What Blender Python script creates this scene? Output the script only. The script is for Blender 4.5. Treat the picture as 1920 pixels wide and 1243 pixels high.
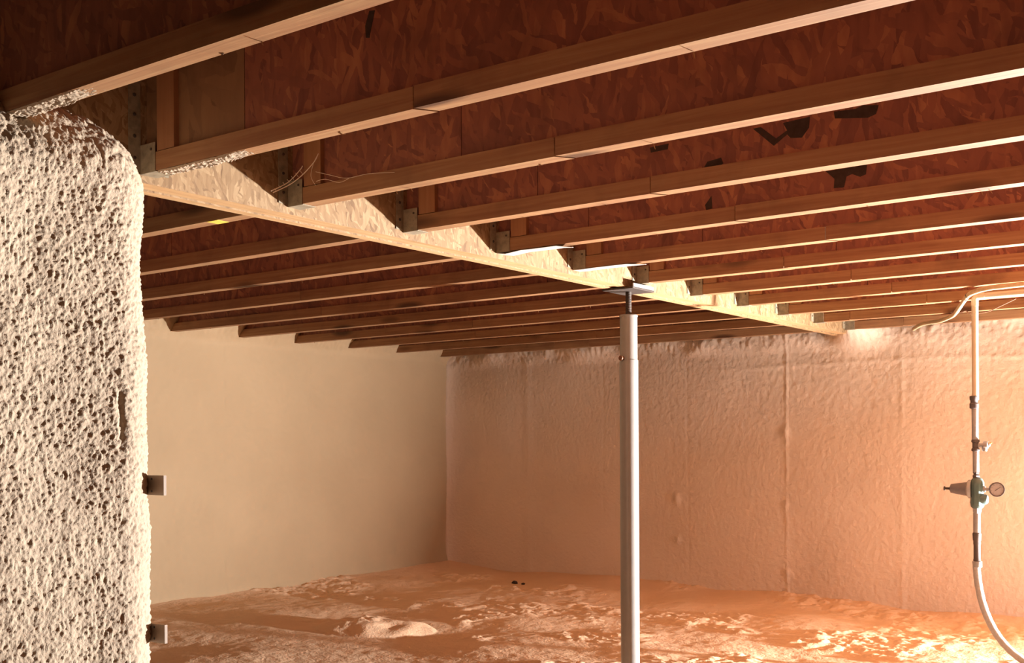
import bpy, math, random
import numpy as np
from mathutils import Vector, Matrix

random.seed(7)
sc = bpy.context.scene
COL = sc.collection
for o in list(bpy.data.objects):
    bpy.data.objects.remove(o)

# ------------------------------------------------------------------ camera
S = 0.4064                       # joist spacing, 16 inches
EYE = 0.80
F_PX, CX, CY = 2145.7, 960.0, 838.1
YAW, ROLL = -0.6349, -0.0055
fw = Vector((math.sin(YAW), math.cos(YAW), 0))
rt0 = Vector((math.cos(YAW), -math.sin(YAW), 0))
up0 = Vector((0, 0, 1))
rt = rt0 * math.cos(ROLL) + up0 * math.sin(ROLL)
up = -rt0 * math.sin(ROLL) + up0 * math.cos(ROLL)
EYEV = Vector((0, 0, EYE))
cam_d = bpy.data.cameras.new('camera')
cam = bpy.data.objects.new('camera', cam_d)
COL.objects.link(cam)
m = Matrix(((rt.x, up.x, -fw.x, 0), (rt.y, up.y, -fw.y, 0), (rt.z, up.z, -fw.z, 0), (0, 0, 0, 1)))
m.translation = EYEV
cam.matrix_world = m
cam_d.sensor_fit = 'HORIZONTAL'
cam_d.sensor_width = 36.0
cam_d.lens = F_PX / 1920 * 36
cam_d.shift_x = 0.0
cam_d.shift_y = (CY - 621.5) / 1920
cam_d.clip_start = 0.02
cam_d.clip_end = 100
sc.camera = cam

# ------------------------------------------------------------------ light and exposure
w = bpy.data.worlds.new('world')
sc.world = w
w.use_nodes = True
w.node_tree.nodes['Background'].inputs[0].default_value = (0.0, 0.0, 0.0, 1)
w.node_tree.nodes['Background'].inputs[1].default_value = 0.0

LAMP = Vector((0.15, 5.10, 0.125))
ld = bpy.data.lights.new('work_light', 'AREA')
ld.shape = 'DISK'
ld.size = 0.10
ld.energy = 232
ld.spread = 2.72
ld.color = (1.0, 0.97, 0.93)
lo = bpy.data.objects.new('work_light', ld)
lo.location = LAMP
lo.rotation_euler = Vector((-0.32, -1.0, 0.55)).to_track_quat('-Z', 'Y').to_euler()
COL.objects.link(lo)
# added point light at the lamp, no separate source, brightens the far wall
ls = bpy.data.lights.new('far_wall_fill', 'POINT')
ls.shadow_soft_size = 0.05
ls.energy = 26
ls.color = (1.0, 0.97, 0.93)
lso = bpy.data.objects.new('far_wall_fill', ls)
lso.location = LAMP + Vector((0, 0, 0.02))
COL.objects.link(lso)

sc.view_settings.view_transform = 'Standard'
sc.view_settings.look = 'None'
sc.view_settings.gamma = 1.0
sc.view_settings.use_curve_mapping = False
sc.view_settings.exposure = 1.42
cy = sc.cycles
cy.max_bounces = 7
cy.diffuse_bounces = 6
cy.glossy_bounces = 2
cy.transmission_bounces = 0
cy.use_denoising = True
cy.use_adaptive_sampling = True
cy.adaptive_threshold = 0.04
cy.caustics_reflective = False
cy.caustics_refractive = False
cy.sample_clamp_indirect = 6.0

# ------------------------------------------------------------------ measures
HJ = EYE + 1.4028 * S            # underside of the joists
HG = EYE + 1.3597 * S            # underside of the girder
XG = -4.9792 * S                 # girder face toward the right
TG = 0.087                       # girder thickness
XW = -11.41 * S                  # left foam wall
YF = 13.84 * S                   # far foam wall
XR, YN = 4.6, -4.2              # right and near walls
FL = 0.038                       # flange size
DJ = 0.302                       # joist depth
ZC = HJ + DJ                     # underside of the subfloor


def JY(j):                       # far bottom edge of joist j
    return (1.6735 + j) * S


def at(px, py, X=None, Y=None, Z=None, d=None):
    r = fw + rt * ((px - CX) / F_PX) - up * ((py - CY) / F_PX)
    if X is not None: t = X / r.x
    elif Y is not None: t = Y / r.y
    elif Z is not None: t = (Z - EYE) / r.z
    else: t = d
    return EYEV + r * t


def scale_at(p):                 # metres per photo pixel at a point
    return (Vector(p) - EYEV).dot(fw) / F_PX


# ------------------------------------------------------------------ noise
_rng = np.random.RandomState(11)
_perm = _rng.permutation(512)
_perm = np.concatenate([_perm, _perm, _perm])
_g = _rng.normal(size=(512, 3))
_g /= np.linalg.norm(_g, axis=1)[:, None]


def perlin(x, y, z=0.0):
    x, y, z = np.broadcast_arrays(np.asarray(x, float), y, z)
    xi, yi, zi = np.floor(x).astype(int), np.floor(y).astype(int), np.floor(z).astype(int)
    xf, yf, zf = x - xi, y - yi, z - zi
    xi &= 511; yi &= 511; zi &= 511
    u, v, q = [t * t * t * (t * (t * 6 - 15) + 10) for t in (xf, yf, zf)]
    out = 0
    for dx in (0, 1):
        for dy in (0, 1):
            for dz in (0, 1):
                h = _perm[_perm[_perm[(xi + dx) & 511] + ((yi + dy) & 511)] + ((zi + dz) & 511)] & 511
                g = _g[h]
                d = g[..., 0] * (xf - dx) + g[..., 1] * (yf - dy) + g[..., 2] * (zf - dz)
                out = out + d * (u if dx else 1 - u) * (v if dy else 1 - v) * (q if dz else 1 - q)
    return out * 1.5


def fbm(x, y, z=0.0, n=3):
    o, a = 0, 1
    for i in range(n):
        o = o + a * perlin(x * 2**i + 17 * i, y * 2**i + 5 * i, z * 2**i)
        a *= 0.5
    return o


def billow(x, y, z=0.0):
    return np.abs(perlin(x, y, z))


def sstep(a, b, x):
    t = np.clip((x - a) / (b - a), 0, 1)
    return t * t * (3 - 2 * t)


# ------------------------------------------------------------------ mesh helpers
def obj(name, me, mat=None, parent=None, **props):
    o = bpy.data.objects.new(name, me)
    COL.objects.link(o)
    if mat is not None and not me.materials:
        me.materials.append(mat)
    if parent is not None:
        o.parent = parent
    for k, v in props.items():
        o[k] = v
    return o


def thing(name, loc, label, cat, group=None):
    o = bpy.data.objects.new(name, None)
    o.empty_display_size = 0.05
    COL.objects.link(o)
    o.location = loc
    o['label'] = label
    o['category'] = cat
    if group:
        o['group'] = group
    return o


def mesh(name, vs, fs, smooth=False):
    me = bpy.data.meshes.new(name)
    me.from_pydata([tuple(v) for v in vs], [], fs)
    me.update()
    if smooth:
        me.polygons.foreach_set('use_smooth', [True] * len(me.polygons))
    return me


def box_data(a, b):
    x0, y0, z0 = a
    x1, y1, z1 = b
    vs = [(x0, y0, z0), (x1, y0, z0), (x1, y1, z0), (x0, y1, z0), (x0, y0, z1), (x1, y0, z1), (x1, y1, z1), (x0, y1, z1)]
    fs = [(0, 3, 2, 1), (4, 5, 6, 7), (0, 1, 5, 4), (1, 2, 6, 5), (2, 3, 7, 6), (3, 0, 4, 7)]
    return vs, fs


def box(name, a, b, mat, parent=None, bevel=0.0, **props):
    vs, fs = box_data(a, b)
    o = obj(name, mesh(name, vs, fs), mat, parent, **props)
    if bevel:
        md = o.modifiers.new('bevel', 'BEVEL')
        md.width = bevel
        md.segments = 2
    return o


def tube_data(path, radii, n=16, caps=True):
    path = [Vector(p) for p in path]
    if not hasattr(radii, '__len__'):
        radii = [radii] * len(path)
    vs, fs = [], []
    t0 = (path[1] - path[0]).normalized()
    nrm = t0.orthogonal().normalized()
    for i, p in enumerate(path):
        if i == 0: t = path[1] - path[0]
        elif i == len(path) - 1: t = path[-1] - path[-2]
        else: t = path[i + 1] - path[i - 1]
        t.normalize()
        nrm = (nrm - t * nrm.dot(t)).normalized()
        bn = t.cross(nrm)
        for k in range(n):
            a = 2 * math.pi * k / n
            vs.append(p + (nrm * math.cos(a) + bn * math.sin(a)) * radii[i])
    for i in range(len(path) - 1):
        for k in range(n):
            k2 = (k + 1) % n
            fs.append((i * n + k, i * n + k2, (i + 1) * n + k2, (i + 1) * n + k))
    if caps:
        fs.append(tuple(range(n - 1, -1, -1)))
        fs.append(tuple((len(path) - 1) * n + k for k in range(n)))
    return vs, fs


def auto_smooth(me, deg=40):
    me.polygons.foreach_set('use_smooth', [True] * len(me.polygons))
    try:
        me.set_sharp_from_angle(angle=math.radians(deg))
    except Exception:
        pass


def tube(name, path, radii, mat, parent=None, n=16, **props):
    off = parent.location if parent is not None and parent.parent is None else Vector((0, 0, 0))
    vs, fs = tube_data([Vector(p) - off for p in path], radii, n)
    me = mesh(name, vs, fs)
    auto_smooth(me)
    return obj(name, me, mat, parent, **props)


def lathe(name, base, axis, prof, mat, parent=None, n=24, **props):
    """prof: list of (distance along axis, radius), from base; world coordinates"""
    base, axis = Vector(base), Vector(axis).normalized()
    off = parent.location if parent is not None and parent.parent is None else Vector((0, 0, 0))
    a = axis.orthogonal().normalized()
    b = axis.cross(a)
    vs, fs = [], []
    for (h, r) in prof:
        for k in range(n):
            t = 2 * math.pi * k / n
            vs.append(base - off + axis * h + (a * math.cos(t) + b * math.sin(t)) * r)
    for i in range(len(prof) - 1):
        for k in range(n):
            k2 = (k + 1) % n
            fs.append((i * n + k, i * n + k2, (i + 1) * n + k2, (i + 1) * n + k))
    fs.append(tuple(range(n - 1, -1, -1)))
    fs.append(tuple((len(prof) - 1) * n + k for k in range(n)))
    me = mesh(name, vs, fs)
    auto_smooth(me, 35)
    return obj(name, me, mat, parent, **props)


def grid_mesh(name, P, smooth=True, wrap=False):
    """P: (rows, cols, 3) array"""
    r, c = P.shape[:2]
    me = bpy.data.meshes.new(name)
    me.vertices.add(r * c)
    me.vertices.foreach_set('co', P.reshape(-1).astype(np.float32))
    i = np.arange(r - 1)[:, None]
    j = np.arange(c if wrap else c - 1)[None, :]
    j2 = (j + 1) % c
    q = np.stack([i * c + j, i * c + j2, (i + 1) * c + j2, (i + 1) * c + j], -1).reshape(-1, 4)
    n = len(q)
    me.loops.add(n * 4)
    me.loops.foreach_set('vertex_index', q.reshape(-1).astype(np.int32))
    me.polygons.add(n)
    me.polygons.foreach_set('loop_start', np.arange(0, n * 4, 4, dtype=np.int32))
    me.polygons.foreach_set('loop_total', np.full(n, 4, dtype=np.int32))
    me.update(calc_edges=True)
    me.validate()
    if smooth:
        me.polygons.foreach_set('use_smooth', np.ones(n, dtype=bool))
    return me


# ------------------------------------------------------------------ materials
class NT:
    def __init__(self, name, rough=0.8, spec=0.3):
        self.m = bpy.data.materials.new(name)
        self.m.use_nodes = True
        self.t = self.m.node_tree
        self.b = self.t.nodes['Principled BSDF']
        self.b.inputs['Roughness'].default_value = rough
        self.b.inputs['Specular IOR Level'].default_value = spec

    def n(self, typ, **kw):
        nd = self.t.nodes.new(typ)
        for k, v in kw.items():
            setattr(nd, k, v)
        return nd

    def l(self, a, b):
        self.t.links.new(a, b)

    def val(self, sock, v):
        if isinstance(v, (int, float, tuple, list)):
            sock.default_value = v
        else:
            self.l(v, sock)

    def math(self, op, a, b=0.0):
        nd = self.n('ShaderNodeMath', operation=op)
        self.val(nd.inputs[0], a)
        self.val(nd.inputs[1], b)
        return nd.outputs[0]

    def mix(self, f, a, b):
        nd = self.n('ShaderNodeMix', data_type='RGBA')
        self.val(nd.inputs[0], f)
        self.val(nd.inputs[6], a)
        self.val(nd.inputs[7], b)
        return nd.outputs[2]

    def ramp(self, f, stops):
        nd = self.n('ShaderNodeValToRGB')
        e = nd.color_ramp.elements
        while len(e) < len(stops):
            e.new(0.5)
        for k, (p, c) in enumerate(stops):
            e[k].position = p
            e[k].color = (*c, 1) if len(c) == 3 else c
        self.l(f, nd.inputs[0])
        return nd.outputs[0]

    def coords(self, rnd=0.0):
        tc = self.n('ShaderNodeTexCoord')
        out = tc.outputs['Object']
        if rnd:
            oi = self.n('ShaderNodeObjectInfo')
            ad = self.n('ShaderNodeVectorMath', operation='ADD')
            cb = self.n('ShaderNodeCombineXYZ')
            k = self.math('MULTIPLY', oi.outputs['Random'], rnd)
            for i in range(3):
                self.l(k, cb.inputs[i])
            self.l(out, ad.inputs[0])
            self.l(cb.outputs[0], ad.inputs[1])
            out = ad.outputs[0]
        return out

    def mapping(self, vec, scale=(1, 1, 1)):
        mp = self.n('ShaderNodeMapping')
        mp.inputs['Scale'].default_value = scale
        self.l(vec, mp.inputs[0])
        return mp.outputs[0]

    def noise(self, vec, scale, detail=3, rough=0.5, dist=0.0):
        nd = self.n('ShaderNodeTexNoise')
        self.l(vec, nd.inputs['Vector'])
        nd.inputs['Scale'].default_value = scale
        nd.inputs['Detail'].default_value = detail
        nd.inputs['Roughness'].default_value = rough
        nd.inputs['Distortion'].default_value = dist
        return nd.outputs['Fac']

    def bump(self, h, strength=0.4, dist=0.002):
        nd = self.n('ShaderNodeBump')
        nd.inputs['Strength'].default_value = strength
        nd.inputs['Distance'].default_value = dist
        self.l(h, nd.inputs['Height'])
        self.l(nd.outputs[0], self.b.inputs['Normal'])

    def color(self, c):
        self.val(self.b.inputs['Base Color'], c if not isinstance(c, tuple) or len(c) == 4 else (*c, 1))


def foam_mat(name, c1, c2, fine=120.0, strength=0.5, dist=0.004):
    t = NT(name, 0.75, 0.25)
    co = t.coords()
    n1 = t.noise(co, 2.2, 3)
    t.color(t.ramp(n1, [(0.3, c1), (0.7, c2)]))
    h = t.noise(co, fine, 3, 0.55)
    t.bump(h, strength, dist)
    return t.m


def osb_mat(name, axis, stops, su=0.016, sv=0.075, rnd=9.0, dirt=0.6, bump=0.35):
    t = NT(name, 0.62, 0.3)
    co = t.coords(rnd)
    sep = t.n('ShaderNodeSeparateXYZ')
    nz = t.n('ShaderNodeTexNoise')
    t.l(co, nz.inputs['Vector'])
    nz.inputs['Scale'].default_value = 22
    nz.inputs['Detail'].default_value = 3
    mxv = t.n('ShaderNodeVectorMath', operation='MULTIPLY_ADD')
    t.l(nz.outputs['Color'], mxv.inputs[0])
    mxv.inputs[1].default_value = (0.022, 0.022, 0.03)
    t.l(co, mxv.inputs[2])
    t.l(mxv.outputs[0], sep.inputs[0])
    u, v = sep.outputs[axis], sep.outputs[2]
    best = val = None
    for i, ang in enumerate((0.05, 0.55, -0.42, 1.15)):
        c, s = math.cos(ang), math.sin(ang)
        k = 1 + 0.25 * ((i * 37) % 5 - 2) * 0.5
        uu = t.math('DIVIDE', t.math('ADD', t.math('MULTIPLY', u, c), t.math('MULTIPLY', v, s)), su * k)
        vv = t.math('DIVIDE', t.math('ADD', t.math('MULTIPLY', u, -s), t.math('MULTIPLY', v, c)), sv * k)
        cb = t.n('ShaderNodeCombineXYZ')
        t.l(uu, cb.inputs[0])
        t.l(vv, cb.inputs[1])
        uu2 = t.math('ADD', uu, 41.3 * i)
        t.l(uu2, cb.inputs[0])
        vo = t.n('ShaderNodeTexVoronoi', voronoi_dimensions='2D', feature='F1')
        vo.inputs['Scale'].default_value = 1.0
        vo.inputs['Randomness'].default_value = 0.95
        t.l(cb.outputs[0], vo.inputs['Vector'])
        sp = t.n('ShaderNodeSeparateColor')
        t.l(vo.outputs['Color'], sp.inputs[0])
        if best is None:
            best, val = sp.outputs[0], sp.outputs[1]
        else:
            g = t.math('GREATER_THAN', sp.outputs[0], best)
            mm = t.n('ShaderNodeMix', data_type='FLOAT')
            t.l(g, mm.inputs[0])
            t.l(val, mm.inputs[2])
            t.l(sp.outputs[1], mm.inputs[3])
            val = mm.outputs[0]
            best = t.math('MAXIMUM', best, sp.outputs[0])
    grain = t.noise(t.mapping(co, (60, 60, 14)), 1.0, 3)
    vv = t.math('ADD', t.math('MULTIPLY', val, 0.65), t.math('MULTIPLY', grain, 0.5))
    col = t.ramp(vv, stops)
    if dirt:
        d = t.noise(co, 5.0, 4, 0.6)
        dm = t.ramp(d, [(0.52, (0, 0, 0)), (0.72, (dirt, dirt, dirt))])
        col = t.mix(dm, col, tuple(0.45 * x for x in stops[1][1]) + (1,))
    t.color(col)
    t.bump(grain, bump, 0.002)
    return t.m


def wood_mat(name, axis, stops, rnd=9.0, knots=True):
    t = NT(name, 0.6, 0.3)
    co = t.coords(rnd)
    sc3 = [70, 70, 70]
    sc3[axis] = 2.5
    g = t.noise(t.mapping(co, tuple(sc3)), 1.0, 4, 0.6, 0.6)
    col = t.ramp(g, stops)
    if knots:
        sk = [22, 22, 22]
        sk[axis] = 5.5
        vo = t.n('ShaderNodeTexVoronoi', feature='F1')
        t.l(t.mapping(co, tuple(sk)), vo.inputs['Vector'])
        vo.inputs['Scale'].default_value = 0.5
        k = t.ramp(vo.outputs['Distance'], [(0.12, (1, 1, 1)), (0.26, (0, 0, 0))])
        col = t.mix(k, col, tuple(0.42 * x for x in stops[0][1]) + (1,))
    st = t.noise(co, 6.0, 4, 0.6)
    col = t.mix(t.ramp(st, [(0.5, (0, 0, 0)), (0.8, (0.5, 0.5, 0.5))]), col, tuple(0.5 * x for x in stops[0][1]) + (1,))
    t.color(col)
    t.bump(g, 0.3, 0.0015)
    return t.m


def plain(name, c, rough=0.5, metal=0.0, spec=0.5, noise=0.0, scale=40.0, bump=0.0):
    t = NT(name, rough, spec)
    t.b.inputs['Metallic'].default_value = metal
    if noise:
        n = t.noise(t.coords(3.0), scale, 4, 0.6)
        lo_ = tuple(x * (1 - noise) for x in c)
        hi_ = tuple(min(1, x * (1 + noise * 0.6)) for x in c)
        t.color(t.ramp(n, [(0.3, lo_), (0.7, hi_)]))
        if bump:
            t.bump(n, bump, 0.002)
    else:
        t.color(c)
    return t.m


FOAM1, FOAM2 = (0.80, 0.60, 0.41), (0.86, 0.66, 0.46)
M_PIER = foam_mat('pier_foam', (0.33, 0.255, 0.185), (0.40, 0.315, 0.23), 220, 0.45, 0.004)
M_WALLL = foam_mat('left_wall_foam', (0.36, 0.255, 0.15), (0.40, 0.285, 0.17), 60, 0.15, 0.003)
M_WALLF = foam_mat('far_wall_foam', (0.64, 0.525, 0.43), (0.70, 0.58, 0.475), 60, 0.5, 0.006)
M_BACK = foam_mat('dark_unseen_wall', (0.24, 0.18, 0.14), (0.30, 0.23, 0.18), 60, 0.3, 0.004)  # unseen right and near walls, coloured dark to reduce bounced light
M_FLOOR = foam_mat('floor_crust', (0.72, 0.485, 0.315), (0.79, 0.55, 0.37), 80, 0.5, 0.005)
M_WEB = osb_mat('osb_web', 0, [(0.15, (0.15, 0.052, 0.038)), (0.45, (0.225, 0.084, 0.054)), (0.75, (0.275, 0.105, 0.060)), (1.0, (0.38, 0.165, 0.08))], 0.015, 0.085)
M_WEBP = osb_mat('plain_web', 0, [(0.1, (0.15, 0.08, 0.04)), (0.5, (0.21, 0.115, 0.058)), (0.97, (0.26, 0.145, 0.07))], 0.05, 0.3, 9.0, 0.9)
M_GIRD = osb_mat('osb_girder', 1, [(0.15, (0.12, 0.064, 0.028)), (0.4, (0.215, 0.13, 0.063)), (0.7, (0.255, 0.162, 0.082)), (0.97, (0.34, 0.235, 0.13))],
                 0.009, 0.045, 0, 0.0, 0.5)
M_SUB = osb_mat('osb_subfloor', 0, [(0.1, (0.2, 0.1, 0.05)), (0.5, (0.28, 0.15, 0.07)), (0.97, (0.36, 0.2, 0.1))], 0.03, 0.1, 0, 0.0)
M_FLG = wood_mat('flange_pine', 0, [(0.25, (0.225, 0.10, 0.046)), (0.5, (0.29, 0.15, 0.070)), (0.75, (0.36, 0.215, 0.103))])
M_STIF = wood_mat('stiffener_osb', 2, [(0.25, (0.28, 0.13, 0.06)), (0.75, (0.36, 0.18, 0.085))], knots=False)
M_PLY = wood_mat('girder_edge', 1, [(0.25, (0.38, 0.22, 0.10)), (0.5, (0.48, 0.30, 0.15)), (0.75, (0.54, 0.36, 0.20))], 0, False)
M_GALV = plain('dull_galvanised', (0.25, 0.21, 0.145), 0.5, 0.0, 0.5, 0.35, 60)
M_DARKW = plain('dark_strand', (0.05, 0.032, 0.024), 0.8, 0, 0.2, 0.3, 60)
M_POST = plain('grey_paint', (0.27, 0.262, 0.25), 0.28, 0, 0.6, 0.06, 30)
M_STEEL = plain('rusty_steel', (0.06, 0.045, 0.038), 0.7, 0.0, 0.3, 0.35, 50)
M_RUST = plain('rusty_pin', (0.22, 0.10, 0.05), 0.6, 0.4, 0.5, 0.3, 90)
M_PVC = plain('cream_pvc', (0.50, 0.43, 0.32), 0.4, 0, 0.5, 0.06, 25)
M_GALVP = plain('galvanised_pipe', (0.31, 0.305, 0.31), 0.38, 0.3, 0.5, 0.1, 60)
M_FIT = plain('dark_fitting', (0.085, 0.07, 0.068), 0.45, 0.2, 0.5, 0.2, 60)
M_TEAL = plain('teal_enamel', (0.075, 0.125, 0.125), 0.4, 0, 0.5, 0.15, 50)
M_BON = plain('grey_bonnet', (0.15, 0.14, 0.15), 0.42, 0.2, 0.5, 0.1, 50)
M_DIAL = plain('gauge_dial', (0.30, 0.28, 0.29), 0.35)
M_NEED = plain('gauge_needle', (0.04, 0.04, 0.04), 0.5)
M_BRASS = plain('brass', (0.62, 0.42, 0.18), 0.35, 0.7)
M_HOSE = plain('hose_grey', (0.33, 0.315, 0.31), 0.5, 0, 0.4, 0.12, 120, 0.2)
M_FHOSE = plain('foam_spattered_hose', (0.50, 0.40, 0.255), 0.6, 0, 0.3, 0.15, 60, 0.3)
M_STRAP = plain('white_strip', (0.55, 0.52, 0.49), 0.45, 0, 0.5, 0.05, 30)
M_PLATE = plain('tie_plate_steel', (0.26, 0.18, 0.125), 0.5, 0.0, 0.5, 0.15, 30)
M_WEBC = plain('cobweb_grey', (0.72, 0.60, 0.48), 0.9)
M_YEL = plain('yellow_crayon', (0.75, 0.55, 0.08), 0.7)
M_WIRE = plain('brown_wire', (0.20, 0.10, 0.06), 0.6)

# ------------------------------------------------------------------ floor
ORD = ['', 'first', 'second', 'third', 'fourth', 'fifth', 'sixth', 'seventh', 'eighth', 'ninth', 'tenth', 'eleventh', 'twelfth']


def floor_h(X, Y):
    # gentle fall: high in the far left corner, low on the right
    sx = np.clip((X - XW) / 4.0, 0, 1.2)
    z = 0.055 - 0.085 * sx - 0.02 * np.clip((YF - Y) / 3.0, 0, 1)
    z = z + 0.022 * fbm(X * 1.1 + 3, Y * 1.1, 1.3, 2)
    z = z + 0.012 * perlin(X * 3.1, Y * 3.1, 4.0)
    # crumbled foam patches
    msk = sstep(0.16, 0.55, fbm(X * 1.7 + 9.2, Y * 1.7 + 1.1, 7.7, 3) + 0.34 * sstep(-3.6, -1.6, X) - 0.05)
    cr = 0.020 * billow(X * 11, Y * 11, 2.0) + 0.009 * billow(X * 34, Y * 34, 5.0) + 0.003 * fbm(X * 60, Y * 60, 8.0, 1)
    z = z + msk * cr
    z = z + 0.0018 * fbm(X * 20, Y * 20, 3.3, 2)
    # a long slab of trimmed foam lying in the dirt left of the post
    c = at(705, 1165, Z=0.05)
    dx, dy = (X - c.x), (Y - c.y)
    ux, uy = rt0.x, rt0.y
    a = dx * ux + dy * uy
    b = -dx * uy + dy * ux
    sl = np.clip(1 - (a / 0.26)**2 - (b / 0.16)**2, 0, 1)
    z = z + 0.055 * np.sqrt(sl) * (0.65 + 0.5 * perlin(X * 9, Y * 9, 2.2))
    # banked up against the walls
    z = z + 0.025 * np.exp(-np.clip(X - XW, 0, 9) / 0.10) * (0.8 + 0.8 * perlin(Y * 2.2, X * 0.5, 3))
    z = z + 0.025 * np.exp(-np.clip(YF - Y, 0, 9) / 0.14) * (0.8 + 0.5 * perlin(X * 2.0, Y * 0.5, 9))
    return z


xs = np.concatenate([np.arange(XW - 0.25, -0.2, 0.0075), np.arange(-0.2, XR + 0.3, 0.06)])
ys = np.concatenate([np.arange(YN - 0.2, 1.4, 0.06), np.arange(1.4, YF + 0.25, 0.0075)])
GX, GY = np.meshgrid(xs, ys)
P = np.stack([GX, GY, floor_h(GX, GY)], -1)
obj('floor', grid_mesh('floor', P), M_FLOOR, kind='structure', label='uneven tan dirt floor strewn with crumbled foam', category='floor')

# ------------------------------------------------------------------ foam walls
# far wall: rows in z, columns in x; bumps grow toward the camera (-Y)
SEAM = [(1475, 0.0075, 0.0045, 1), (1692, 0.0030, 0.012, 1), (1290, 0.0020, 0.006, -1), (1131, 0.0015, 0.006, -1), (990, 0.003, 0.03, 1)]
seam_x = [(at(p, 900, Y=YF).x, a_, w_, s_) for p, a_, w_, s_ in SEAM]


def far_out(X, Z):
    d = 0.011 * fbm(X * 1.6, Z * 1.6, 0.7, 2)
    rough = 0.35 + 0.65 * sstep(-3.9, -2.2, X)
    d = d + rough * (0.0016 * fbm(X * 36 + Z * 9, Z * 42 - X * 6, 1.1, 2) + 0.0022 * billow(X * 58, Z * 66, 4.4))
    for x0, a_, w_, s_ in seam_x:
        wob = 0.004 * perlin(Z * 7, x0 * 3, 2.0)
        mod = 0.65 + 0.6 * perlin(Z * 4.0, x0 * 7, 5.0)
        d = d + s_ * a_ * np.clip(mod, 0.15, 1.2) * np.exp(-((X - x0 - wob) / w_)**2)
    # lumps on the main seam
    for (px, py, a_, r_) in ((1472, 812, 0.010, 0.022), (1474, 948, 0.006, 0.016), (1476, 1075, 0.007, 0.018), (1268, 935, 0.012, 0.022), (1270, 1012, 0.008, 0.015)):
        q = at(px, py, Y=YF)
        d = d + a_ * np.exp(-(((X - q.x) / r_)**2 + ((Z - q.z) / (r_ * 1.4))**2))
    # rolled lip of foam under the last joist
    lip = sstep(HJ - 0.10, HJ - 0.01, Z)
    d = d + lip * (0.012 + 0.024 * fbm(X * 3.3, Z * 4, 2.6, 2) + 0.008 * billow(X * 30, Z * 18, 3.0))
    rid = np.exp(-((Z - (HJ - 0.16 + 0.03 * perlin(X * 1.3, 0.3, 1.0))) / 0.012)**2)
    d = d + 0.0025 * rid * sstep(-2.9, -2.5, X)
    # foam mounded around the girder end
    d = d + 0.10 * np.exp(-((X - (XG + 0.02)) / 0.10)**2 - ((Z - (HJ + 0.01)) / 0.07)**2)
    # corner fillet
    d = d + 0.03 * np.exp(-np.clip(X - XW, 0, 9) / 0.05)
    return d


xs = np.concatenate([np.arange(XW - 0.15, -0.6, 0.0075), np.arange(-0.6, XR + 0.3, 0.06)])
zs = np.arange(-0.25, ZC + 0.01, 0.0075)
GX, GZ = np.meshgrid(xs, zs)
P = np.stack([GX, YF - far_out(GX, GZ), GZ], -1)
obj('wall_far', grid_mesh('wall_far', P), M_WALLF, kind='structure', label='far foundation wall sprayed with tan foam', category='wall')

lseam = [at(p, 900, X=XW).y for p in (420, 583)]


def left_out(Y, Z):
    d = 0.014 * fbm(Y * 1.3, Z * 1.2, 5.7, 2) + 0.0016 * fbm(Y * 30, Z * 30, 2.1, 2)
    for y0 in lseam:
        d = d - 0.004 * np.exp(-((Y - y0 - 0.003 * perlin(Z * 9, y0, 1.0)) / 0.004)**2) * sstep(-0.1, 0.25, perlin(Z * 9, y0 * 5, 8.0))
    zt = sstep(HJ - 0.05, HJ + 0.10, Z)
    d = d + zt * (0.07 + 0.05 * fbm(Y * 4.0, Z * 3, 6.6, 2))
    d = d + sstep(HJ - 0.03, HJ + 0.02, Z) * 0.012 * billow(Y * 28, Z * 28, 3.0)
    ft = sstep(0.16, 0.06, Z)
    d = d + ft * 0.012 * (1 + perlin(Y * 5, Z * 8, 1.5))
    return d


ys = np.concatenate([np.arange(YN - 0.2, 2.4, 0.06), np.arange(2.4, YF + 0.2, 0.0085)])
GY, GZ = np.meshgrid(ys, np.arange(-0.25, ZC + 0.01, 0.0085))
P = np.stack([XW + left_out(GY, GZ), GY, GZ], -1)[:, ::-1]
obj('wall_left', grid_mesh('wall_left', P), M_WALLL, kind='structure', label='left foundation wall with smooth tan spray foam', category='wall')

ys = np.arange(YN - 0.2, YF + 0.25, 0.05)
GY, GZ = np.meshgrid(ys, np.arange(-0.25, ZC + 0.05, 0.05))
P = np.stack([XR - 0.02 * fbm(GY * 3, GZ * 3, 2.0, 3), GY, GZ], -1)
obj('wall_right', grid_mesh('wall_right', P), M_BACK, kind='structure', label='right foundation wall, out of view, darkened to cut bounce light', category='wall')
xs = np.arange(XW - 0.2, XR + 0.25, 0.05)
GX, GZ = np.meshgrid(xs, np.arange(-0.25, ZC + 0.05, 0.05))
P = np.stack([GX, YN + 0.02 * fbm(GX * 3, GZ * 3, 6.0, 3), GZ], -1)[:, ::-1]
obj('wall_near', grid_mesh('wall_near', P), M_BACK, kind='structure', label='near foundation wall, out of view, darkened to cut bounce light', category='wall')
box('ceiling', (XW - 0.2, YN - 0.2, ZC), (XR + 0.2, YF + 0.2, ZC + 0.018), M_SUB, kind='structure', label='wood panel subfloor above the joists', category='ceiling')

# ------------------------------------------------------------------ girder
GY0, GY1 = 1.02, YF - 0.01
gr = thing('girder', (XG - TG / 2, GY0, HG), 'pale layered wood girder running from the foam pillar to the far wall', 'beam')
pt = TG / 3
for k in range(3):
    x1 = TG / 2 - k * pt
    dz = (0.0, 0.0025, -0.0015)[k]
    vs, fs = box_data((x1 - pt + 0.0012, 0, dz), (x1 - 0.0003, GY1 - GY0, ZC - HG - 0.001))
    me = mesh('ply', vs, fs)
    me.materials.append(M_GIRD)
    me.materials.append(M_PLY)
    me.polygons[0].material_index = 1
    obj('girder_ply', me, None, gr)

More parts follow.
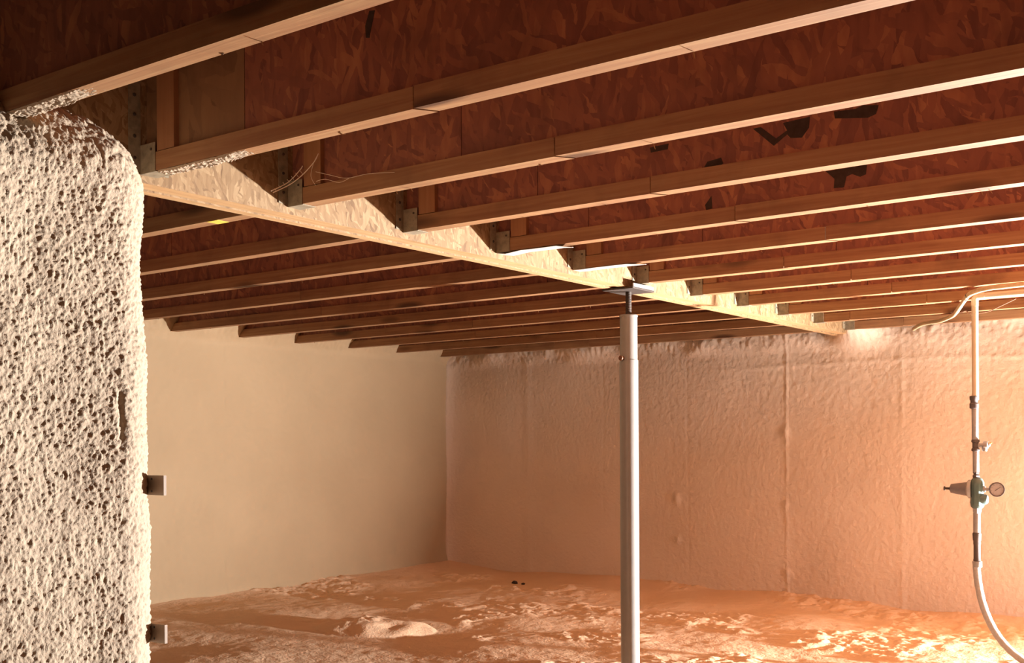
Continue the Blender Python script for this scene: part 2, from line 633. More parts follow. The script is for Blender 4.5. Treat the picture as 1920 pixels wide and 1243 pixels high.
# ------------------------------------------------------------------ I-joists
SPLICE = {2: 800, 3: 1060, 4: 1236, 5: 1392, 6: 1560, 7: 1480, 8: 1605, 9: 1680, 10: 1745, 11: 1600, 12: 1700, 1: 1900}
WEBJ = {2: 463, 1: 700, 3: 868, 4: 1010, 5: 1105}


def flange_piece(name, x0, x1, z0, root, s0=0.0, s1=0.0):
    """flange with slanted ends (finger-joint splice)"""
    h = FL / 2
    vs = [(x0 - s0, -h, z0), (x1 - s1, -h, z0), (x1 + s1, h, z0), (x0 + s0, h, z0),
          (x0 - s0, -h, z0 + FL), (x1 - s1, -h, z0 + FL), (x1 + s1, h, z0 + FL), (x0 + s0, h, z0 + FL)]
    fs = [(0, 3, 2, 1), (4, 5, 6, 7), (0, 1, 5, 4), (1, 2, 6, 5), (2, 3, 7, 6), (3, 0, 4, 7)]
    return obj(name, mesh(name, vs, fs), M_FLG, root)


def splinter(root, x, y, z, L, ang, curl):
    pts = []
    for k in range(5):
        t = k / 4
        pts.append(Vector((x + math.cos(ang) * L * t, y - 0.3 * L * t, z - abs(math.sin(ang)) * L * t + curl * t * t)))
    vs, fs = tube_data(pts, [0.0011, 0.0010, 0.0009, 0.0007, 0.0003], 5)
    obj('splinter', mesh('splinter', vs, fs), M_FLG, root)


def joist(j, side):
    yc = JY(j) - FL / 2
    if side == 'right':
        x0, x1 = 0.0012, XR - XG + 0.05
        org = Vector((XG, yc, HJ))
        lab = f'reddish I-joist right of the girder, {ORD[j]} counted from nearest'
        grp = 'I-joists right of the girder'
    else:
        x0, x1 = XW - (XG - TG) - 0.12, -0.006
        org = Vector((XG - TG, yc, HJ))
        lab = f'I-joist left of the girder, in line with the {ORD[j]} right-hand joist'
        grp = 'I-joists left of the girder'
    root = thing('floor_joist', org, lab, 'joist', grp)
    # bottom flange in two spliced lengths
    if side == 'right':
        sp = at(SPLICE[j], 400, Y=yc).x - XG
    else:
        sp = x0 + (x1 - x0) * (0.35 + 0.3 * ((j * 0.618) % 1))
    flange_piece('bottom_flange', x0, sp - 0.0015, 0, root, 0, 0.012)
    flange_piece('bottom_flange', sp + 0.0015, x1, (0.0012 if side == 'right' else 0.0), root, 0.012, 0)
    flange_piece('top_flange', x0, x1, DJ - FL - 0.0005, root)
    # web panels with open vertical joints
    cuts = []
    if side == 'right':
        c = at(WEBJ[j], 300, Y=yc).x - XG if j in WEBJ else x0 + 0.3 + 0.7 * ((j * 0.37) % 1)
        while c < x1 - 0.2:
            cuts.append(c)
            c += 1.22
    else:
        c = x0 + 0.4 + 0.5 * ((j * 0.47) % 1)
        while c < x1 - 0.2:
            cuts.append(c)
            c += 0.9
    ends = [x0] + cuts + [x1]
    for a_, b_ in zip(ends[:-1], ends[1:]):
        box('web_panel', (a_ + (0.001 if a_ > 0.01 or side == 'left' else 0.0), -0.0048, FL - 0.006), (b_ - 0.001, 0.0048, DJ - FL + 0.006), M_WEBP if (j == 2 and side == 'right' and a_ < 0.01) else M_WEB, root)
    # web stiffener block beside the hanger, both faces
    if side == 'right':
        xa = 0.052
        for s in (-1, 1):
            ya, yb = (-FL / 2 + 0.002, -0.005) if s < 0 else (0.005, FL / 2 - 0.002)
            box('web_stiffener', (xa, ya, FL + 0.002), (xa + 0.055, yb, DJ - FL - 0.006), M_STIF, root)
    n = 0 if side == 'left' and j < 4 else 4
    rr = random.Random(j * 13 + (side == 'left'))
    for _ in range(n):
        lim = (0.3, 2.2) if side == 'right' else (x0 + 0.2, -0.1)
        splinter(root, rr.uniform(*lim), FL / 2 - 0.001, 0.0005, rr.uniform(0.006, 0.02), rr.choice([-1, 1]) * rr.uniform(0.4, 1.3), rr.uniform(0, 0.006))
    return root


JR = {j: joist(j, 'right') for j in range(1, 13)}
JL = {j: joist(j, 'left') for j in range(3, 13)}


# dark strands showing in the webs
def strand_patch(j, pts, zoom=(1100, 0, 2.341)):
    yw = JY(j) - FL / 2 - 0.0048
    org = JR[j].location
    vs, n = [], len(pts)
    for dy in (-0.0007, 0.0004):
        for (a_, b_) in pts:
            p = at(zoom[0] + a_ / zoom[2], zoom[1] + b_ / zoom[2], Y=yw)
            vs.append((p.x - org.x, yw + dy - org.y, p.z - org.z))
    fs = [tuple(range(n)), tuple(range(2 * n - 1, n - 1, -1))]
    for k in range(n):
        k2 = (k + 1) % n
        fs.append((k, n + k, n + k2, k2))
    obj('dark_strand', mesh('dark_strand', vs, fs), M_DARKW, JR[j])


strand_patch(4, [(730, 565), (765, 558), (832, 608), (880, 572), (862, 540), (980, 512), (976, 560), (945, 604), (895, 606), (880, 590), (822, 640)])
strand_patch(4, [(1085, 490), (1180, 478), (1215, 462), (1282, 462), (1270, 500), (1235, 517), (1090, 520)])
strand_patch(4, [(278, 648), (360, 630), (356, 655), (282, 670)])
strand_patch(4, [(516, 735), (530, 710), (590, 692), (600, 716), (580, 735)])
strand_patch(5, [(1050, 752), (1230, 722), (1226, 765), (1200, 776), (1165, 764), (1140, 775), (1130, 822), (1085, 826), (1088, 785)])
strand_patch(5, [(520, 900), (548, 860), (552, 915), (525, 922)])
strand_patch(2, [(205, 80), (245, 75), (205, 275), (180, 275), (175, 190)], (640, 0, 3.883))

# yellow crayon mark under the third joist on the left
p = at(407, 416, Z=HJ)
jl = JL[3]
box('crayon_mark', (p.x - jl.location.x - 0.02, -FL / 2 + 0.001, -0.0005), (p.x - jl.location.x + 0.022, FL / 2 - 0.001, 0.0003), M_YEL, jl, label='yellow crayon mark')


# ------------------------------------------------------------------ joist hangers
def hanger(j, side):
    s = 1 if side == 'right' else -1
    xf = XG if side == 'right' else XG - TG
    yc = JY(j) - FL / 2
    lab = (f'galvanised hanger holding the {ORD[j]} joist right of the girder' if s > 0 else
           f'galvanised hanger on the far side of the girder under the {ORD[j]} left joist')
    root = thing('joist_hanger', (xf, yc, HJ), lab, 'hanger', 'joist hangers ' + side + ' of the girder')
    hw, t = FL / 2, 0.0014

    def bx(name, a, b):
        a, b = list(a), list(b)
        if s < 0:
            a[0], b[0] = -b[0], -a[0]
        return box(name, a, b, M_GALV, root)
    bx('seat', (0.001, -hw - t, -t - 0.0006), (0.052, hw + t, -0.0006))
    for q in (-1, 1):
        y0, y1 = (-hw - t - 0.0004, -hw - 0.0004) if q < 0 else (hw + 0.0004, hw + t + 0.0004)
        sp = bx('side_plate', (0.0012, y0, -t), (0.050, y1, 0.058))
        y0, y1 = (-hw - 0.030, -hw - t) if q < 0 else (hw + t, hw + 0.030)
        fp = bx('face_flange', (0.0008, y0, 0.004), (0.0022, y1, 0.20))
        if s > 0 and q < 0:
            for zz in (0.03, 0.075, 0.12, 0.16):
                nl = lathe('nail_head', (0.0022, -hw - 0.016, zz), (1, 0, 0), [(0, 0.004), (0.0016, 0.0035), (0.0022, 0.001)], M_STEEL, None, 8)
                nl.parent = fp
            nl = lathe('nail_head', (0.038, -hw - t - 0.0004, 0.045), (0, -1, 0), [(0, 0.003), (0.0014, 0.003)], M_STEEL, None, 8)
            nl.parent = sp
    return root


for j in range(2, 13):
    hanger(j, 'right')
for j in range(3, 13):
    hanger(j, 'left')


# ------------------------------------------------------------------ white strips under two joists
def white_strip(px, j, lab):
    yc = JY(j) - FL / 2
    P0 = []
    n = len(px)
    for k, (a_, b_) in enumerate(px):
        q = at(a_, b_, Y=yc)
        z = min(q.z, HJ - 0.003)
        P0.append(Vector((max(q.x, XG + 0.004), yc, z)))
    vs, fs = [], []
    org = P0[0].copy()
    m_ = 12 * (n - 1)
    for i in range(m_ + 1):
        t = i / 12
        k = min(int(t), n - 2)
        f_ = t - k
        f_ = f_ * f_ * (3 - 2 * f_)
        p = P0[k].lerp(P0[k + 1], f_)
        wd = 0.021 * (1 if i < m_ - 10 else max(0.15, (m_ - i) / 10))
        for (yy, zz) in ((-wd, 0), (wd, 0), (wd, 0.0012), (-wd, 0.0012)):
            vs.append(p - org + Vector((0, yy, zz)))
    for i in range(m_):
        for k in range(4):
            k2 = (k + 1) % 4
            fs.append((i * 4 + k, i * 4 + k2, (i + 1) * 4 + k2, (i + 1) * 4 + k))
    fs += [(3, 2, 1, 0), tuple(m_ * 4 + k for k in range(4))]
    me = mesh('white_strip', vs, fs)
    auto_smooth(me)
    o = obj('white_strip', me, M_STRAP, None, label=lab, category='strip', group='white strips under the joists')
    o.location = org


white_strip([(925, 479), (955, 478), (985, 471), (1020, 467), (1050, 463), (1074, 464)], 5, 'thin white strip sagging under the fifth joist at the girder')
white_strip([(1066, 509), (1096, 507), (1120, 500), (1150, 497), (1180, 494), (1211, 496)], 6, 'thin white strip sagging under the sixth joist, nearer the post')

# ------------------------------------------------------------------ foam-covered pier at left
px0, px1, py0, py1 = -2.26, -1.797, 0.80, 1.328
cxp, cyp = (px0 + px1) / 2, (py0 + py1) / 2
hx, hy = (px1 - px0) / 2, (py1 - py0) / 2
RC = 0.085
# perimeter samples, dense on the faces toward the room
pts = []


def arc(cx_, cy_, a0, a1, step):
    n = max(3, int(abs(a1 - a0) * RC / step))
    for k in range(n):
        a = a0 + (a1 - a0) * k / n
        pts.append((cx_ + RC * math.cos(a), cy_ + RC * math.sin(a), math.cos(a), math.sin(a)))


def seg(x0, y0, x1, y1, nx, ny, step):
    n = max(2, int(math.hypot(x1 - x0, y1 - y0) / step))
    for k in range(n):
        t = k / n
        pts.append((x0 + (x1 - x0) * t, y0 + (y1 - y0) * t, nx, ny))


seg(hx, -hy + RC, hx, hy - RC, 1, 0, 0.0024)
arc(hx - RC, hy - RC, 0, math.pi / 2, 0.0024)
seg(hx - RC, hy, -hx + RC, hy, 0, 1, 0.012)
arc(-hx + RC, hy - RC, math.pi / 2, math.pi, 0.012)
seg(-hx, hy - RC, -hx, -hy + RC, -1, 0, 0.02)
arc(-hx + RC, -hy + RC, math.pi, 1.5 * math.pi, 0.02)
seg(-hx + RC, -hy, hx - RC, -hy, 0, -1, 0.008)
arc(hx - RC, -hy + RC, 1.5 * math.pi, 2 * math.pi, 0.004)
PA = np.array(pts)
ZT, RT = 1.425, 0.15
# profile of the pier: straight shaft, rounded shoulder, closed top
zz = list(np.arange(-0.12, ZT - RT, 0.0024))
prof = [(z, 0.0) for z in zz]
na = int(RT * math.pi / 2 / 0.003)
for k in range(na + 1):
    a = math.pi / 2 * k / na
    prof.append((ZT - RT + RT * math.sin(a), RT * (1 - math.cos(a))))
for k in range(1, 9):
    prof.append((ZT + 0.002, RT + (min(hx, hy) - RT - 0.004) * k / 8))
Zp = np.array([q[0] for q in prof])[:, None]
Ins = np.array([q[1] for q in prof])[:, None]
# inset pulls each point toward the axis, keeps corner outline
bxp, byp, nx, ny = [PA[:, k][None, :] for k in range(4)]
kx = (hx - Ins) / hx
ky = (hy - Ins) / hy
X = bxp * kx
Y = byp * ky
X, Y, Z = np.broadcast_arrays(X, Y, Zp)
slope = np.clip(Ins / RT, 0, 1)
nz = np.broadcast_to(slope, X.shape)
nh = np.sqrt(np.clip(1 - nz**2, 0, 1))
wX, wY = X + cxp, Y + cyp
bump = (0.012 * fbm(wX * 5, wY * 5, Z * 4, 2)
        + 0.0032 * billow(wX * 62, wY * 62, Z * 52)
        + 0.0054 * billow(wX * 128 + 5, wY * 128, Z * 110)
        + 0.0024 * billow(wX * 205 + 9, wY * 205, Z * 180))
# larger nodules near the top
bump = bump + 0.010 * sstep(1.24, 1.40, Z) * billow(wX * 30, wY * 30, Z * 30 + 7)
# a folded crease along the far edge
cr_y = 1.238 + 0.006 * perlin(Z * 8, 0.5, 0.2)
bump = bump - 0.006 * np.exp(-((wY - cr_y) / 0.005)**2) * sstep(0.79, 0.83, Z) * sstep(0.93, 0.88, Z) * (wX > cxp)
# slight spread toward the foot
bump = bump + 0.012 * sstep(1.2, 0.4, Z)
P = np.stack([wX + nx * nh * bump, wY + ny * nh * bump, Z + nz * bump], -1)
org = np.array([cxp, cyp, 0.0])
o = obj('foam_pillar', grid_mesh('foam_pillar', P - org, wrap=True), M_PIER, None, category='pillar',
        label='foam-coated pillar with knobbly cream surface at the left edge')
o.location = Vector(org)


# crust of overspray along the joist undersides beside the pier
def overspray(j, xa, xb):
    root = JR[j]
    ny_, nx_ = 22, int((xb - xa) / 0.002)
    u = np.linspace(xa, xb, nx_)[None, :]
    v = np.linspace(-FL / 2 + 0.0008, FL / 2 - 0.0008, ny_)[:, None]
    X_, Y_ = np.broadcast_arrays(u, v)
    fade = sstep(xb, xb - 0.6 * (xb - xa), X_)
    h_ = (0.0025 + 0.007 * billow(X_ * 95, Y_ * 95, j * 3.0) + 0.004 * billow(X_ * 190, Y_ * 190, j * 5.0)) * fade * (0.55 + 0.9 * billow(X_ * 14, Y_ * 14, j)) + 0.0002
    edge = np.minimum(1, np.minimum(v + FL / 2, FL / 2 - v) / 0.004)
    h_ = h_ * np.clip(edge, 0.1, 1)
    h_ = h_ - 0.004 * (1 - fade)
    P_ = np.stack([X_, Y_, -h_], -1)[::-1]
    obj('foam_crust', grid_mesh('foam_crust', P_), M_PIER, root, label='speckled foam overspray', kind='stuff')


overspray(1, 0.02, 0.58)
overspray(2, 0.055, 0.42)


# ------------------------------------------------------------------ steel tie plates sticking out of the pier
def tie_plate(pxs, lab):
    (xa, ya), (xb, yb) = pxs
    yk = 1.325
    a, b = at(xa, ya, Y=yk), at(xb, yb, Y=yk)
    root = thing('tie_plate', (a.x - 0.02, yk, b.z), lab, 'plate', 'tie plates on the pillar')
    wd = b.x - a.x + 0.02
    h_ = a.z - b.z
    box('plate', (0, 0, 0), (wd, 0.0015, h_), M_PLATE, root)
    box('rim', (wd - 0.0015, 0.0015, 0), (wd, 0.006, h_), M_PLATE, root)
    for q in (0.2, 0.82):
        hl = lathe('nail_hole', (0.024, -0.0005, h_ * q), (0, 1, 0), [(0, 0.0022), (0.0012, 0.0022)], M_NEED, None, 10)
        hl.parent = root
    return root


tie_plate(((282, 891), (307, 929)), 'small steel plate sticking out halfway up the foam pillar')
tie_plate(((287, 1169), (309, 1207)), 'small steel plate sticking out near the foot of the foam pillar')

# ------------------------------------------------------------------ adjustable steel post
pc = at(1178.5, 600, X=XG - TG / 2 + 0.01)
XP, YP = pc.x, pc.y
ps = scale_at(pc)
zpx = lambda y: at(1178, y, Y=YP).z
base_z = -0.03
post = thing('support_post', (XP, YP, base_z), 'grey steel screw-jack post standing under the girder', 'post')
r1 = 17.6 * ps
r2 = 16.4 * ps
z_cap, z_seam = zpx(594), zpx(675)
c_ = Vector((XP, YP, 0))
lathe('lower_tube', c_ + Vector((0, 0, base_z)), (0, 0, 1), [(0, r1), (z_seam - base_z - 0.001, r1)], M_POST, post, 40)
lathe('upper_tube', c_ + Vector((0, 0, z_seam - 0.02)), (0, 0, 1), [(0, r2), (z_cap - z_seam + 0.02, r2)], M_POST, post, 40)
cp = lathe('tube_cap', c_ + Vector((0, 0, z_cap - 0.001)), (0, 0, 1), [(0, r2 * 1.06), (0.005, r2 * 1.06), (0.0075, r2 * 0.98)], M_POST, post, 40)
prof = []
zt_ = HG - 0.009 - z_cap
k = 0
while k * 0.003 < zt_:
    prof.append((k * 0.003, 0.0108 if k % 2 else 0.0098))
    k += 1
prof.append((zt_, 0.0105))
lathe('screw_rod', c_ + Vector((0, 0, z_cap + 0.004)), (0, 0, 1), [(h * (zt_ - 0.004) / zt_, r) for h, r in prof], M_STEEL, post, 20)
box('top_plate', (-0.062, -0.075, HG - 0.0085 - base_z), (0.062, 0.075, HG - 0.0022 - base_z), M_STEEL, post, 0.001)
box('plate_lip', (0.058, -0.070, HG - 0.0022 - base_z), (0.062, 0.070, HG + 0.010 - base_z), M_GALVP, post)
pd = (Vector((0, 0, EYE)) - c_); pd.z = 0; pd.normalize()
side = Vector((-pd.y, pd.x, 0))
if side.dot(rt0) > 0: side = -side
pin_dir = (pd * 0.75 + side * 0.66).normalized()
pn = lathe('locking_pin', c_ + Vector((0, 0, z_seam + 0.005)) + pin_dir * (r1 - 0.006), pin_dir, [(0, 0.0065), (0.012, 0.0065), (0.013, 0.009), (0.017, 0.009), (0.018, 0.005)], M_RUST, post, 16)
box('base_plate', (-0.075, -0.075, -0.03), (0.075, 0.075, 0.006), M_STEEL, post)

# ------------------------------------------------------------------ air line hanging on the right
YPI = 4.50
pa = at(1828.5, 700, Y=YPI)
k_ = scale_at(pa)
XPI = pa.x
Zy = lambda y: at(1828.5, y, Y=YPI).z
V3 = lambda x, y, z: Vector((x, y, z))
zel = Zy(556)
pipe = thing('plastic_pipe', (XPI, YPI, Zy(742)), 'cream plastic pipe dropping from an elbow below the joists', 'pipe')
rp = 6.0 * k_
tube('drop_pipe', [V3(XPI, YPI, Zy(750)), V3(XPI, YPI, zel - 0.03)], rp, M_PVC, pipe, 20)
el = [V3(XPI, YPI, zel - 0.036)]
for q in range(0, 7):
    a = math.pi / 2 * q / 6
    el.append(V3(XPI + 0.016 * (1 - math.cos(a)), YPI, zel - 0.016 + 0.016 * math.sin(a)))
el.append(V3(XPI + 0.036, YPI, zel))
tube('elbow', el, rp * 1.10, M_PVC, pipe, 20)
tube('branch_pipe', [V3(XPI + 0.03, YPI, zel), V3(XPI + 0.9, YPI, zel + 0.004), V3(XPI + 2.2, YPI, zel)], rp, M_PVC, pipe, 20)

reg = thing('air_regulator', (XPI, YPI, Zy(1056)), 'galvanised air line with teal pressure regulator, tap and round gauge', 'regulator')
up3 = V3(0, 0, 1)


def vtube(name, ya, yb, wpx, mat, dx=0.0, n=20):
    z0, z1 = Zy(yb), Zy(ya)
    r = wpx / 2 * k_
    return lathe(name, V3(XPI + dx * k_, YPI, z0), up3, [(0, r * 0.96), (0.0012, r), (z1 - z0 - 0.0012, r), (z1 - z0, r * 0.96)], mat, reg, n)


def vlathe(name, prof_px, mat, dx=0.0, n=20):
    """prof_px: (photo y, width px), bottom first"""
    zb = Zy(prof_px[0][0])
    return lathe(name, V3(XPI + dx * k_, YPI, zb), up3, [(Zy(y) - zb, wv / 2 * k_) for y, wv in prof_px], mat, reg, n)


vlathe('coupling', [(766, 13), (765, 16.5), (757, 16.5), (755, 13.5), (751, 13.5), (749, 16), (743, 16.5), (742, 13)], M_FIT, -2.2)
vtube('galvanised_tube', 765, 825, 12.2, M_GALVP, -0.8)
vlathe('tee', [(846, 12), (845, 15), (841, 15), (840, 11.5), (830, 11.5), (829, 15), (825, 15), (824, 12)], M_FIT, 0)
vtube('galvanised_tube', 845, 886, 11.5, M_GALVP, 0.4)
vlathe('union_nut', [(896, 13), (895, 14.5), (891, 14.5), (890, 11), (888, 11), (887, 13), (885, 13)], M_FIT, 0.8, 6)
# tap on the tee
zt = Zy(835)
lathe('tap_body', V3(XPI + 5 * k_, YPI, zt), V3(1, 0, 0.05), [(0, 4 * k_), (9 * k_, 4 * k_), (9.5 * k_, 7 * k_), (13 * k_, 7.5 * k_), (17 * k_, 6.5 * k_), (18 * k_, 4 * k_), (21 * k_, 3 * k_)], M_GALVP, reg, 18)
lathe('tap_spout', V3(XPI + 16 * k_, YPI, zt - 3 * k_), V3(0.05, 0, -1), [(0, 5 * k_), (5 * k_, 5 * k_), (8 * k_, 4 * k_)], M_GALVP, reg, 14)
lathe('tap_lever', V3(XPI + 20 * k_, YPI, zt + 3 * k_), V3(1, 0, 0.12), [(0, 1.5 * k_), (1 * k_, 2.0 * k_), (8 * k_, 1.6 * k_), (9 * k_, 1.0 * k_)], M_BRASS, reg, 10)
# regulator body
zr = Zy(917)
bd = vlathe('regulator_body', [(953, 17), (950, 23), (942, 26), (934, 24), (928, 23), (920, 24), (910, 25), (903, 24), (898, 19), (896, 14)], M_TEAL, 2.5, 10)
lathe('side_boss', V3(XPI + 4 * k_, YPI, Zy(936)), V3(1, 0, 0), [(0, 10 * k_), (13 * k_, 10 * k_), (17 * k_, 7.5 * k_), (18 * k_, 4 * k_)], M_TEAL, reg, 14)
lathe('bonnet_ring', V3(XPI - 7 * k_, YPI, zr), V3(-1, 0, 0.0), [(0, 17 * k_), (3 * k_, 17.5 * k_), (5.5 * k_, 17.5 * k_), (7.5 * k_, 15 * k_), (9 * k_, 13 * k_)], M_GALVP, reg, 24)
lathe('bonnet', V3(XPI - 15 * k_, YPI, zr), V3(-1, 0, 0.02), [(0, 13 * k_), (6 * k_, 12.5 * k_), (26 * k_, 9.2 * k_), (30 * k_, 8.5 * k_), (31 * k_, 5 * k_)], M_BON, reg, 24)
lathe('adjusting_screw', V3(XPI - 45 * k_, YPI, zr + 0.3 * k_), V3(-1, 0, 0.02), [(0, 4.6 * k_), (2 * k_, 4.6 * k_), (2.2 * k_, 2.4 * k_), (11 * k_, 2.2 * k_), (11.2 * k_, 4.0 * k_), (13 * k_, 4.0 * k_)], M_STEEL, reg, 12)
lathe('gauge_stem', V3(XPI + 13 * k_, YPI, zr), V3(1, 0, 0), [(0, 5.5 * k_), (4 * k_, 5.5 * k_), (4.4 * k_, 3.2 * k_), (13 * k_, 3.2 * k_)], M_GALVP, reg, 14)
gdir = (EYEV - V3(XPI, YPI, zr)); gdir.z = 0
gdir = (gdir.normalized() + V3(0.12, 0, 0)).normalized()
gc = V3(XPI + 37 * k_, YPI, zr)
gg = lathe('gauge', gc - gdir * 0.012, gdir, [(0, 9 * k_), (0.002, 13.4 * k_), (0.018, 13.8 * k_), (0.021, 13.4 * k_), (0.021, 11.6 * k_), (0.0185, 11.4 * k_)], M_FIT, reg, 32)
dl = lathe('dial', gc + gdir * 0.0066, gdir, [(0, 11.5 * k_), (0.0006, 11.5 * k_)], M_DIAL, None, 32)
gx = gdir.cross(up3).normalized()
nd0 = gc + gdir * 0.0078
nvec = (gx * -0.75 + up3 * 0.5).normalized()
vs_, fs_ = tube_data([nd0 - nvec * 4 * k_, nd0 + nvec * 8 * k_], [0.0010, 0.0005], 6)
nd = obj('needle', mesh('needle', vs_, fs_), M_NEED)
for q in (dl, nd):
    q.location = -reg.location
    q.parent = gg
for i_ in range(9):
    a = math.radians(-45 + 270 * i_ / 8)
    tv = gx * -math.cos(a) + up3 * math.sin(a)
    t0_, t1_ = nd0 + tv * 8.6 * k_ - gdir * 0.0005, nd0 + tv * 10.6 * k_ - gdir * 0.0005
    vs_, fs_ = tube_data([t0_, t1_], 0.0005, 4)
    tk = obj('dial_tick', mesh('dial_tick', vs_, fs_), M_NEED)
    tk.location = -reg.location
    tk.parent = gg
vlathe('hex_nut', [(963, 11), (962, 15), (958, 17.5), (950, 18), (946, 17)], M_GALVP, 2.0, 6)
vtube('galvanised_tube', 961, 1002, 13.2, M_GALVP, 1.5)
vlathe('hose_barb', [(1052, 12), (1050, 14.5), (1048, 12.5), (1022, 12), (1019, 13.5), (1014, 13), (1012, 15), (1005, 15.5), (1000, 16), (998, 13)], M_FIT, 1.5)
tg_ = lathe('hose_clamp', V3(XPI + 2.5 * k_, YPI, Zy(1063)), up3, [(0, 7.7 * k_), (0.003, 8.1 * k_), (0.020, 8.1 * k_), (0.022, 7.7 * k_)], M_GALVP, reg, 20)

hp = [(1830.5, 1052), (1831.5, 1070), (1835, 1098), (1842, 1130), (1853, 1160), (1868, 1188), (1888, 1213), (1912, 1234), (1942, 1252), (1985, 1264), (2050, 1268)]
hose_pts = [at(a_, b_, Y=YPI - 0.0) for a_, b_ in hp]


def smooth_path(pts_, m_=6):
    out = []
    n = len(pts_)
    for i in range(n - 1):
        p0, p1, p2, p3 = pts_[max(i - 1, 0)], pts_[i], pts_[i + 1], pts_[min(i + 2, n - 1)]
        for q in range(m_):
            t = q / m_
            out.append(0.5 * ((2 * p1) + (p2 - p0) * t + (2 * p0 - 5 * p1 + 4 * p2 - p3) * t * t + (3 * p1 - p0 - 3 * p2 + p3) * t**3))
    out.append(pts_[-1])
    return out


hs = smooth_path(hose_pts)
vs_, fs_ = tube_data([q - hose_pts[0] for q in hs], [7.0 * k_ * (1 + 0.03 * math.sin(i * 1.7)) for i in range(len(hs))], 18)
me = mesh('air_hose', vs_, fs_)
auto_smooth(me)
ho = obj('air_hose', me, M_HOSE, None, label='grey flexible hose curving down from the regulator to the floor', category='hose')
ho.location = hose_pts[0]

# foam-spattered hose running under the joists back to the far wall
ZH = HJ - 0.014
fp = [at(1990, 528, Z=ZH), at(1920, 533, Z=ZH), at(1880, 537, Z=ZH), at(1850, 541, Z=ZH), at(1819, 551, Z=ZH - 0.003), at(1804, 569, Z=ZH - 0.002), at(1795, 582, Z=ZH), at(1786, 592, Z=ZH), at(1764, 601, Z=ZH - 0.004),
      at(1742, 605, Z=ZH), at(1726, 609, Z=ZH - 0.002), at(1713, 617, Z=ZH - 0.012)]
fs2 = smooth_path(fp)
vs_, fs_ = tube_data([q - fp[0] for q in fs2], [0.0092 * (1 + 0.07 * math.sin(i * 0.9) * math.sin(i * 0.37)) for i in range(len(fs2))], 14)
me = mesh('foam_hose', vs_, fs_)
auto_smooth(me)
fh = obj('supply_hose', me, M_FHOSE, None, label='cream foam-spattered hose bending under the joists to the far wall', category='hose')
fh.location = fp[0]
# tape band on it
bandc = fs2[4 * 6 + 1]
bdir = (fs2[4 * 6 + 2] - fs2[4 * 6]).normalized()
bn_ = lathe('tape_band', bandc - bdir * 0.004, bdir, [(0, 0.0104), (0.008, 0.0104)], M_FIT, None, 14)
bn_.location = -fp[0]
bn_.parent = fh

# thin cable stapled near the far wall
wp = [at(1753, 586, Y=JY(11) + 0.004), at(1765, 588, Y=JY(11) + 0.004), at(1800, 586, Y=JY(11) - 0.045), at(1812, 583, Y=JY(11) - 0.045), at(1818, 588, Y=JY(11) - 0.045), at(1850, 585, Y=JY(11) - 0.045), at(1880, 572, Y=JY(11) - 0.045), at(1905, 560, Y=JY(11) - 0.045)]
ws = smooth_path(wp, 5)
vs_, fs_ = tube_data([q - wp[0] for q in ws], 0.0022, 6)
wo = obj('cable', mesh('cable', vs_, fs_), M_WIRE, None, label='thin dark cable looping along the joists behind the drop pipe', category='cable')
wo.location = wp[0]


# ------------------------------------------------------------------ cobweb beside the third joist's hanger
def strand(pts_, r, root, name='web_strand'):
    sm = smooth_path(pts_, 5)
    vs_, fs_ = tube_data([q - root.location for q in sm], r, 5)
    return obj(name, mesh(name, vs_, fs_), M_WEBC, root)


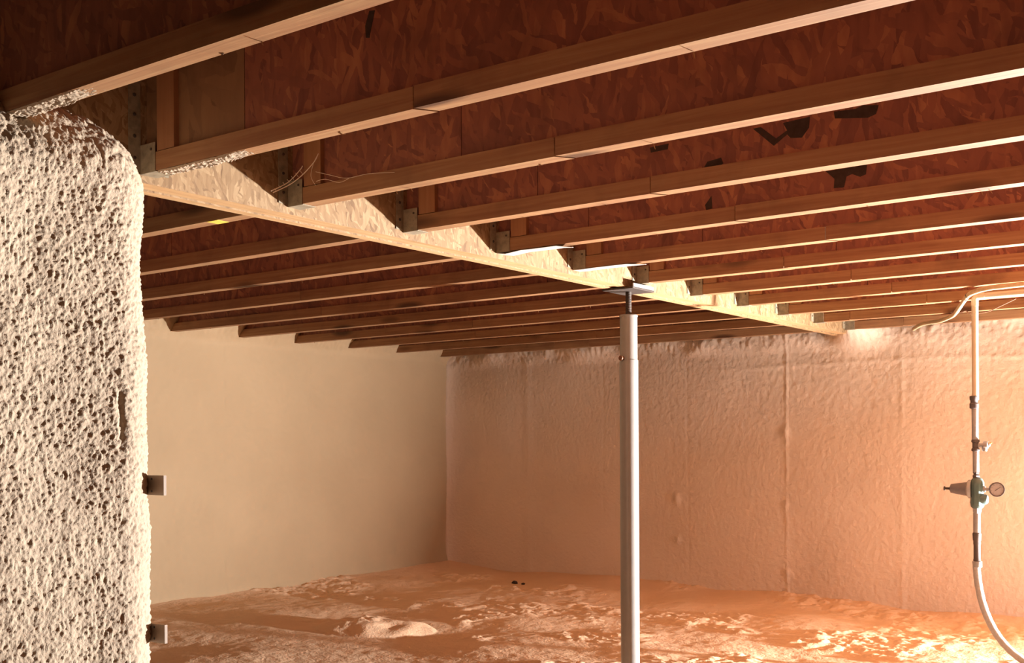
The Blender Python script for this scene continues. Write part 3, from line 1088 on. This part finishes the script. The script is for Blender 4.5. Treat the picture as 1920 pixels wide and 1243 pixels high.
yw = JY(3) - FL - 0.012
cw_o = at(512, 361, X=XG + 0.01)
cw = thing('cobweb', cw_o, 'dusty cobweb strung beside the hanger of the third joist', 'cobweb')
A = [at(512, 361, X=XG + 0.012), at(545, 345, X=XG + 0.035), at(570, 325, Y=yw), at(590, 302, Y=yw), at(597, 288, Y=yw + 0.004)]
B = [at(508, 358, X=XG + 0.012), at(540, 342, X=XG + 0.03), at(563, 318, Y=yw), at(567, 311, Y=yw)]
C = [at(592, 322, Y=yw), at(618, 328, Y=yw + 0.005), at(650, 334, Y=yw + 0.008), at(690, 326, Y=yw + 0.008), at(740, 323, Y=yw + 0.01)]
D = [at(593, 340, Y=yw), at(610, 336, Y=yw), at(636, 342, Y=yw + 0.004), at(655, 334, Y=yw + 0.008)]
E_ = [at(597, 288, Y=yw), at(588, 306, Y=yw), at(583, 330, Y=yw), at(592, 348, Y=yw)]
strand(A, 0.0012, cw)
strand(B, 0.0011, cw)
for q in (C, D, E_):
    strand(q, 0.0006, cw)
for q in range(7):
    t = q / 7
    p0 = A[0].lerp(A[2], t + 0.1)
    p1 = B[0].lerp(B[2], t + 0.12)
    strand([p0, p0.lerp(p1, 0.5) + V3(0.002, 0, -0.002), p1], 0.0005, cw)

# loose sliver hanging between two joists on the right
a_, b_ = at(1586, 449, Y=JY(7) - 0.002), at(1553, 490, Y=JY(8) - FL - 0.002)
vs_, fs_ = tube_data([V3(0, 0, 0), (b_ - a_) * 0.5 + V3(0, 0, -0.004), b_ - a_], [0.0016, 0.0014, 0.001], 6)
so = obj('wood_sliver', mesh('wood_sliver', vs_, fs_), M_FLG, None, label='pale wood sliver hanging between the seventh and eighth joists', category='sliver')
so.location = a_

# ------------------------------------------------------------------ two dark clods by the far corner
for (cx_, cy_, r_, lab) in ((965, 1092, 0.013, 'dark clod on the floor near the far corner, larger of two'), (981, 1087, 0.008, 'dark clod on the floor near the far corner, smaller of two')):
    q = at(cx_, cy_, Y=YF - 0.42)
    n1, n2 = 10, 14
    th = np.linspace(0.01, math.pi - 0.01, n1)[:, None]
    ph = np.linspace(0, 2 * math.pi, n2, endpoint=False)[None, :]
    dx_, dy_, dz_ = np.sin(th) * np.cos(ph), np.sin(th) * np.sin(ph), np.broadcast_to(np.cos(th), (n1, n2))
    rr_ = r_ * (1 + 0.35 * perlin(dx_ * 1.7 + cx_, dy_ * 1.7, dz_ * 1.7))
    P = np.stack([dx_ * rr_ * 1.4, dy_ * rr_, dz_ * rr_ * 0.8], -1)[::-1]
    co_ = obj('clod', grid_mesh('clod', P, wrap=True), M_DARKW, None, label=lab, category='clod', group='dark clods')
    zf = float(floor_h(np.array([q.x]), np.array([q.y]))[0])
    co_.location = (q.x, q.y, zf + r_ * 0.5)
